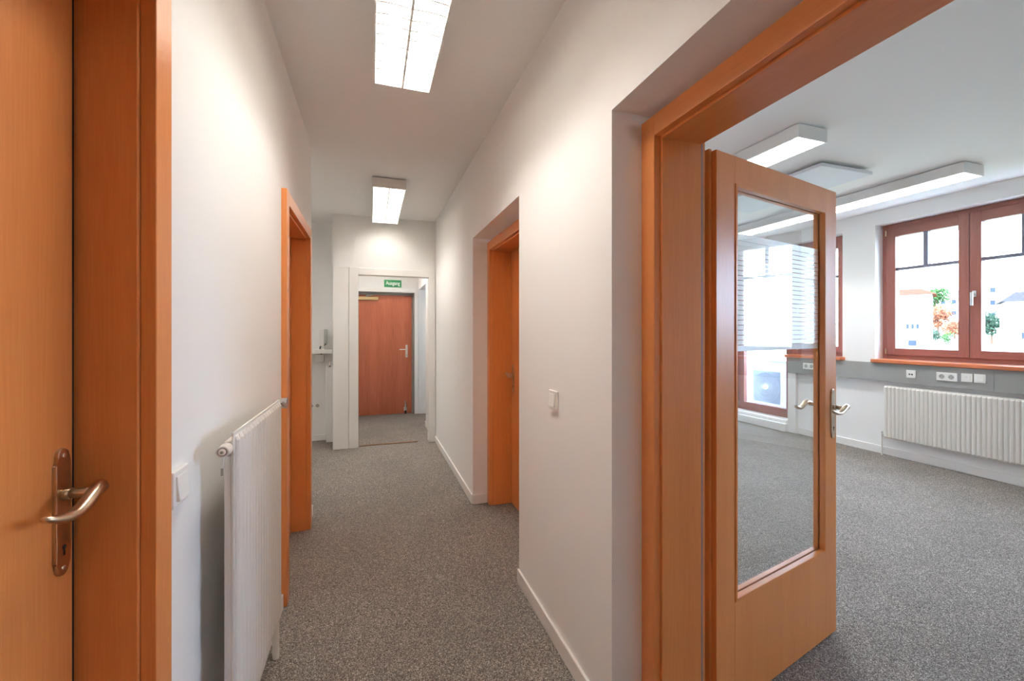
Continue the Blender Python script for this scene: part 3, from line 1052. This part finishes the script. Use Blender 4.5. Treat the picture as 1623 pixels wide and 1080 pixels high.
def window_unit(par, ya, yb, za, zb, sashes, fx=5.575, fd=0.075, tilt=True):
    """frame and sashes between ya..yb, za..zb; sashes: list of (y0, y1, handle side or None)"""
    o = Vector(par.location)
    fw = 0.046
    for q in ((ya, ya + fw), (yb - fw, yb)):
        boxes('frame', [(fx, fx + fd, q[0], q[1], za, zb)], M['win_z'], par, bev=0.003)
    for q in ((za, za + fw), (zb - fw, zb)):
        boxes('frame_rail', [(fx, fx + fd, ya + fw, yb - fw, q[0], q[1])], M['win_y'], par, bev=0.003)
    for (y0, y1, hs, hb, zm) in sashes:
        z0, z1 = za + fw, zb - fw
        sx = fx - 0.012
        sw = 0.082
        s = boxes('sash', [(sx, sx + 0.07, y0, y0 + sw, z0, z1), (sx, sx + 0.07, y1 - sw, y1, z0, z1)], M['win_z'], par, bev=0.003)
        boxes('sash_rail', [(sx, sx + 0.07, y0 + sw, y1 - sw, z0, z0 + 0.075)], M['win_y'], s, off=o, bev=0.003).location = (0, 0, 0)
        boxes('sash_rail', [(sx, sx + 0.07, y0 + sw, y1 - sw, z1 - 0.10, z1)], M['win_y'], s, off=o, bev=0.003).location = (0, 0, 0)
        boxes('pane', [(sx + 0.034, sx + 0.040, y0 + sw, y1 - sw, z0 + 0.075, z1 - 0.10)], M['glass'], s, off=o)
        boxes('muntin', [(sx + 0.012, sx + 0.033, y0 + sw, y1 - sw, zm, zm + 0.03), (sx + 0.041, sx + 0.062, y0 + sw, y1 - sw, zm, zm + 0.03)], M['muntin'], s, off=o)
        if hb:
            ym = (y0 + y1) / 2
            boxes('muntin', [(sx + 0.012, sx + 0.033, ym - 0.02, ym + 0.02, zm + 0.03, z1 - 0.10), (sx + 0.041, sx + 0.062, ym - 0.02, ym + 0.02, zm + 0.03, z1 - 0.10)], M['muntin'], s, off=o)
        if hs:
            yh = y1 - 0.035 if hs > 0 else y0 + 0.035
            zh = (za + zb) / 2 - 0.085
            bm = bmesh.new()
            addbox(bm, sx - 0.010, sx, yh - 0.014, yh + 0.014, zh - 0.03, zh + 0.03, 0.003)
            addcyl(bm, (sx - 0.01, yh, zh), (sx - 0.045, yh, zh), 0.009, None, 12)
            addbox(bm, sx - 0.056, sx - 0.040, yh - 0.011, yh + 0.011, zh - 0.115, zh + 0.014, 0.004)
            bmesh.ops.translate(bm, verts=bm.verts[:], vec=-o)
            link('window_handle', bm, M['steel'], s)
        bm = bmesh.new()
        yy = (y1 + 0.004) if abs(y1 - (yb - fw)) < 0.01 else (y0 - 0.004)
        for zz in (z0 + 0.04, z1 - 0.05):
            addcyl(bm, (sx - 0.006, yy, zz - 0.03), (sx - 0.006, yy, zz + 0.03), 0.007, None, 10)
        bmesh.ops.translate(bm, verts=bm.verts[:], vec=-o)
        link('hinge', bm, M['nickel'], s)


w1 = root('window_1', (5.575, 2.48, ZS), 'large two sash office window with red brown wooden frame', 'window', kind='structure')
window_unit(w1, WA, WB, 1.06, ZT, [(2.497, WB - 0.046, None, True, 2.052), (WA + 0.046, 2.493, 1, True, 2.052)])
boxes('window_sill', [(5.362, 5.6, WA - 0.05, WB, 1.020, 1.059)], M['sill'], w1, bev=0.006)
w2 = root('window_2', (5.575, 3.94, ZS), 'narrow wooden office window left of the large one', 'window', kind='structure')
window_unit(w2, BA + 0.004, BM, 1.06, ZT - 0.012, [(BA + 0.05, BM - 0.046, 1, False, 2.052)])
boxes('window_sill', [(5.362, 5.6, BA - 0.03, BM, 1.020, 1.059)], M['sill'], w2, bev=0.006)
w3 = root('door_6', (5.575, 4.77, 0.14), 'wooden framed glass balcony door seen through the door pane', 'balcony door', kind='structure')
window_unit(w3, BM, BB, 0.15, ZT - 0.012, [(BM + 0.046, BB - 0.046, -1, False, 2.052)])
w4 = root('added_window', (5.575, -0.29, ZS), 'unseen wooden office window added for more daylight', 'window', kind='structure')  # out of view, added to brighten the office
window_unit(w4, CA, CB, 1.06, ZT, [(CA + 0.046, -0.292, None, True, 2.052), (-0.288, CB - 0.046, -1, True, 2.052)])
boxes('window_sill', [(5.362, 5.6, CA, CB, 1.020, 1.059)], M['sill'], w4, bev=0.006)
structure('trim_3', [(5.40, XW, 4.152, 4.268, 0, 0.815)], M['trimwhite'], 'white post below the end of the grey trunking', 'post', bev=0.004)
structure('trim_4', [(5.352, XW, 4.27, 5.45, 0, 0.105), (5.41, 5.57, 4.292, 5.255, 0.105, 0.149)], M['trimwhite'], 'white stepped plinth below the balcony door', 'plinth', bev=0.006)

# ------------------------------------------------------------------ outdoors
structure('balcony_floor', [(XOUT, 7.6, 3.2, 7.4, -0.1, 0.06)], M['concrete'], 'concrete balcony slab outside the balcony door', 'balcony')
ac = root('air_conditioner', (6.35, 5.25, 0.06), 'pale outdoor air conditioner with round fan behind the balcony door', 'air conditioner')
aX0, aX1, aY0, aY1, aZ0, aZ1 = 6.2, 6.52, 4.86, 5.66, 0.16, 0.88
boxes('casing', [(aX0, aX1, aY0, aY1, aZ0, aZ1)], M['acwhite'], ac, bev=0.012)
boxes('top_cover', [(aX0 - 0.02, aX1 + 0.02, aY0 - 0.02, aY1 + 0.02, aZ1, aZ1 + 0.025)], M['acwhite'], ac, bev=0.004)
boxes('foot', [(aX0 + 0.02, aX1 - 0.02, aY0 + 0.08, aY0 + 0.14, 0.06, aZ0), (aX0 + 0.02, aX1 - 0.02, aY1 - 0.14, aY1 - 0.08, 0.06, aZ0)], M['acgrille'], ac)
fy, fz = 5.275, 0.46
boxes('fan_recess', [(aX0 - 0.002, aX0 + 0.001, fy - 0.25, fy + 0.25, fz - 0.26, fz + 0.26)], M['acgrille'], ac)
bm = bmesh.new()
for i in range(56):
    a0 = 2 * math.pi * i / 56
    r0, r1 = 0.045, 0.245
    n_ = 5
    pts = []
    for k in range(n_):
        rr = r0 + (r1 - r0) * k / (n_ - 1)
        aa = a0 + 0.35 * k / (n_ - 1)
        pts.append((aX0 - 0.006 - 6.35, fy + rr * math.cos(aa) - 5.25, fz + rr * math.sin(aa) - 0.06))
    sweep(bm, pts, [(0.0022, 0.0022)] * n_, 4, up=Vector((1, 0, 0)))
for rr in (0.12, 0.19, 0.245):
    pts = [(aX0 - 0.008 - 6.35, fy + rr * math.cos(2 * math.pi * k / 40) - 5.25, fz + rr * math.sin(2 * math.pi * k / 40) - 0.06) for k in range(41)]
    sweep(bm, pts, [(0.002, 0.002)] * 41, 4, up=Vector((1, 0, 0)))
link('fan_grille', bm, M['acwhite'], ac)
bm = bmesh.new()
addcyl(bm, (aX0 - 0.003 - 6.35, fy - 5.25, fz - 0.06), (aX0 - 0.014 - 6.35, fy - 5.25, fz - 0.06), 0.048, 0.045, 24)
link('fan_hub', bm, M['acwhite'], ac)
structure('balcony_shade_slab', [(XOUT, 7.6, 3.2, 7.4, 2.75, 2.95)], M['concrete'], 'unseen concrete slab added above the balcony to shade the air conditioner', 'balcony')  # unseen slab, added to cut the sky light on the air conditioner
wb = structure('balcony_parapet', [(6.85, 6.97, 3.2, 7.4, 0.06, 0.98)], M['cream'], 'pale balcony parapet behind the air conditioner', 'parapet')

# hillside with houses and trees
bm = bmesh.new()
NX, NY = 36, 40
gv = []
for i in range(NX):
    row = []
    for jx in range(NY):
        x = 9 + i * 8.0
        y = -60 + jx * 6.5
        zz = 0.052 * (x - 9) + 0.35 * math.sin(x * 0.19) * math.cos(y * 0.13)
        row.append(bm.verts.new((x - 9, y, zz)))
    gv.append(row)
for i in range(NX - 1):
    for jx in range(NY - 1):
        bm.faces.new((gv[i][jx], gv[i + 1][jx], gv[i + 1][jx + 1], gv[i][jx + 1]))
hill = link('hillside', bm, M['grass'], None, (9, 0, -6.8), smooth=True)
tag(hill, 'green hillside outside the large window', 'hillside', kind='structure')


def house(name, label, x, y, w, d, z0, h, roof_h, wmat, rmat, wins, rz=0.0, flat=False):
    """front looks towards -x; wins: (along, up, width, height)"""
    r = root(name, (x, y, z0), label, 'building', 'houses outside the window', rz=rz)
    bm = bmesh.new()
    addbox(bm, 0, d, -w / 2, w / 2, 0, h)
    link('wall', bm, wmat, r)
    bm = bmesh.new()
    ov = 0.5
    if flat:
        addbox(bm, -ov, d + ov, -w / 2 - ov, w / 2 + ov, h, h + 0.3)
    else:
        e = [bm.verts.new(c) for c in ((-ov, -w / 2 - ov, h), (-ov, w / 2 + ov, h), (d + ov, w / 2 + ov, h), (d + ov, -w / 2 - ov, h), (d * 0.5, -w / 4, h + roof_h), (d * 0.5, w / 4, h + roof_h))]
        for f in ((0, 1, 5, 4), (1, 2, 5), (2, 3, 4, 5), (3, 0, 4), (0, 3, 2, 1)):
            bm.faces.new([e[i] for i in f])
    link('roof', bm, rmat, r)
    for (a, u, ww, hh) in wins:
        bm = bmesh.new()
        addbox(bm, -0.08, 0.02, a - ww / 2 - 0.1, a + ww / 2 + 0.1, u - 0.1, u + hh + 0.1)
        wf = link('window', bm, M['cream2'], r)
        bm = bmesh.new()
        addbox(bm, -0.1, -0.07, a - ww / 2, a + ww / 2, u, u + hh)
        link('window_pane', bm, M['winfar'], wf)
    return r


def tree(label, x, y, z0, h, cr, mat, n=900, seed=1, group='trees on the hillside'):
    rnd = random.Random(seed)
    r = root('tree', (x, y, z0), label, 'tree', group)
    bm = bmesh.new()
    addcyl(bm, (0, 0, 0), (0.1, 0.05, h * 0.6), h * 0.035, h * 0.018, 8)
    for k in range(5):
        a = k * 1.3
        addcyl(bm, (0.05, 0, h * (0.38 + 0.04 * k)), (cr * 0.6 * math.cos(a), cr * 0.6 * math.sin(a), h * (0.6 + 0.05 * k)), h * 0.014, h * 0.006, 6)
    link('trunk', bm, M['bark'], r)
    bm = bmesh.new()
    blobs = [(rnd.uniform(-.5, .5) * cr, rnd.uniform(-.5, .5) * cr, h * 0.68 + rnd.uniform(-.45, .5) * cr, rnd.uniform(.4, .7) * cr) for _ in range(9)]
    for _ in range(n):
        bx, by, bz, br = rnd.choice(blobs)
        d = Vector((rnd.gauss(0, 1), rnd.gauss(0, 1), rnd.gauss(0, 1))).normalized() * br * rnd.uniform(.55, 1.0)
        c = Vector((bx, by, bz)) + d
        a = Vector((rnd.gauss(0, 1), rnd.gauss(0, 1), rnd.gauss(0, 1))).normalized()
        b = a.orthogonal().normalized()
        s = cr * rnd.uniform(.06, .13)
        vs2 = [bm.verts.new(c + a * s), bm.verts.new(c + b * s * .6), bm.verts.new(c - a * s), bm.verts.new(c - b * s * .6)]
        bm.faces.new(vs2)
    link('foliage', bm, mat, r)
    return r


def at(u, v, w):
    """a world point at distance w ahead of the lens plane, in a given direction of the photo frame"""
    F = Vector((math.sin(YAW), math.cos(YAW), 0))
    R = Vector((math.cos(YAW), -math.sin(YAW), 0))
    return Vector((0, 0, 1.36)) + (F * FPX + R * (u - 811.5) + Vector((0, 0, 527.0 - v))) * (w / FPX)


RZ = math.radians(26)


def put_house(name, label, u, w, width, d, v_eave, h, roof_h, wm, rm, wins, flat=False, drz=0.0):
    q = at(u, v_eave, w)
    return house(name, label, q.x, q.y, width, d, q.z - h, h, roof_h, wm, rm, wins, RZ + drz, flat)


put_house('villa', 'white house with orange roof at the left of the large window view', 1441, 70, 5.4, 8, 468, 12, 1.3, M['cream'], M['tile'],
          [(-0.4, 6.4, 0.35, 0.8), (-1.0, 6.4, 0.35, 0.8), (0.2, 6.4, 0.35, 0.8), (-0.4, 3.6, 1.0, 0.9)])
put_house('villa', 'pale building with grey roof at the right of the large window view', 1637, 55, 4.6, 8, 477, 10, 1.5, M['cream2'], M['tilegrey'],
          [(0.6, 5.0, 0.7, 0.9), (0.6, 2.4, 0.7, 0.9), (-0.8, 5.0, 0.7, 0.9)])
put_house('apartment_block', 'distant pale block with flat roof behind the green tree', 1512, 190, 13, 10, 462, 26, 1, M['cream'], M['cream2'],
          [(-3.4, 20.4, 1.4, 1.8), (0, 20.4, 1.4, 1.8), (3.4, 20.4, 1.4, 1.8), (-3.4, 15.4, 1.4, 1.8), (0, 15.4, 1.4, 1.8), (3.4, 15.4, 1.4, 1.8)], flat=True)
put_house('apartment_block', 'tall pale block behind the right sash of the large window', 1576, 150, 9.5, 10, 446, 26, 1, M['cream2'], M['cream'],
          [(-2.6, 17.5, 1.3, 1.8), (0.4, 17.5, 1.3, 1.8), (3, 17.5, 1.3, 1.8), (0.4, 22.0, 1.3, 1.8), (3, 22.0, 1.3, 1.8), (0.4, 13.0, 1.3, 1.8)], flat=True)
q = at(1482, 472, 120)
tree('bright green round tree above the rust coloured one', q.x, q.y, q.z - 7.4, 10.6, 3.4, M['leafg'], 1500, 3)
q = at(1487, 506, 95)
tree('rust coloured autumn tree in the left sash view', q.x, q.y, q.z - 3.8, 6.0, 2.7, M['leafo'], 1500, 5)
q = at(1513, 521, 88)
tree('small rust tinged bush in the left sash view', q.x, q.y, q.z - 2.2, 3.6, 2.2, M['leafo'], 900, 8)
q = at(1478, 532, 82)
tree('low dark bush beside the white house', q.x, q.y, q.z - 1.8, 2.8, 1.6, M['leafd'], 800, 9)
q = at(1502, 537, 84)
tree('low bush on the lawn in the left sash view', q.x, q.y, q.z - 1.4, 2.1, 1.4, M['leafg'], 600, 14)
q = at(1572, 512, 78)
tree('dark green tree in the right sash view', q.x, q.y, q.z - 4.0, 5.8, 2.6, M['leafd'], 1500, 11)
q1, q2 = at(1592, 522, 60), at(1592, 535, 57)
wl = root('garden_wall', (q2.x, q2.y, q2.z - 4), 'white stepped garden wall in the right sash view', 'wall', 'walls outside', rz=RZ)
bm = bmesh.new()
addbox(bm, 0, 0.5, -1.6, 0.9, 0, 4)
addbox(bm, -0.1, 0.6, -1.7, 1.0, 4, 4.12)
link('wall_lower', bm, M['cream'], wl)
bm = bmesh.new()
addbox(bm, 1.2, 1.7, -1.5, 0.6, 0, 4 + q1.z - q2.z)
addbox(bm, 1.1, 1.8, -1.6, 0.7, 4 + q1.z - q2.z, 4.12 + q1.z - q2.z)
link('wall_upper', bm, M['cream'], wl)
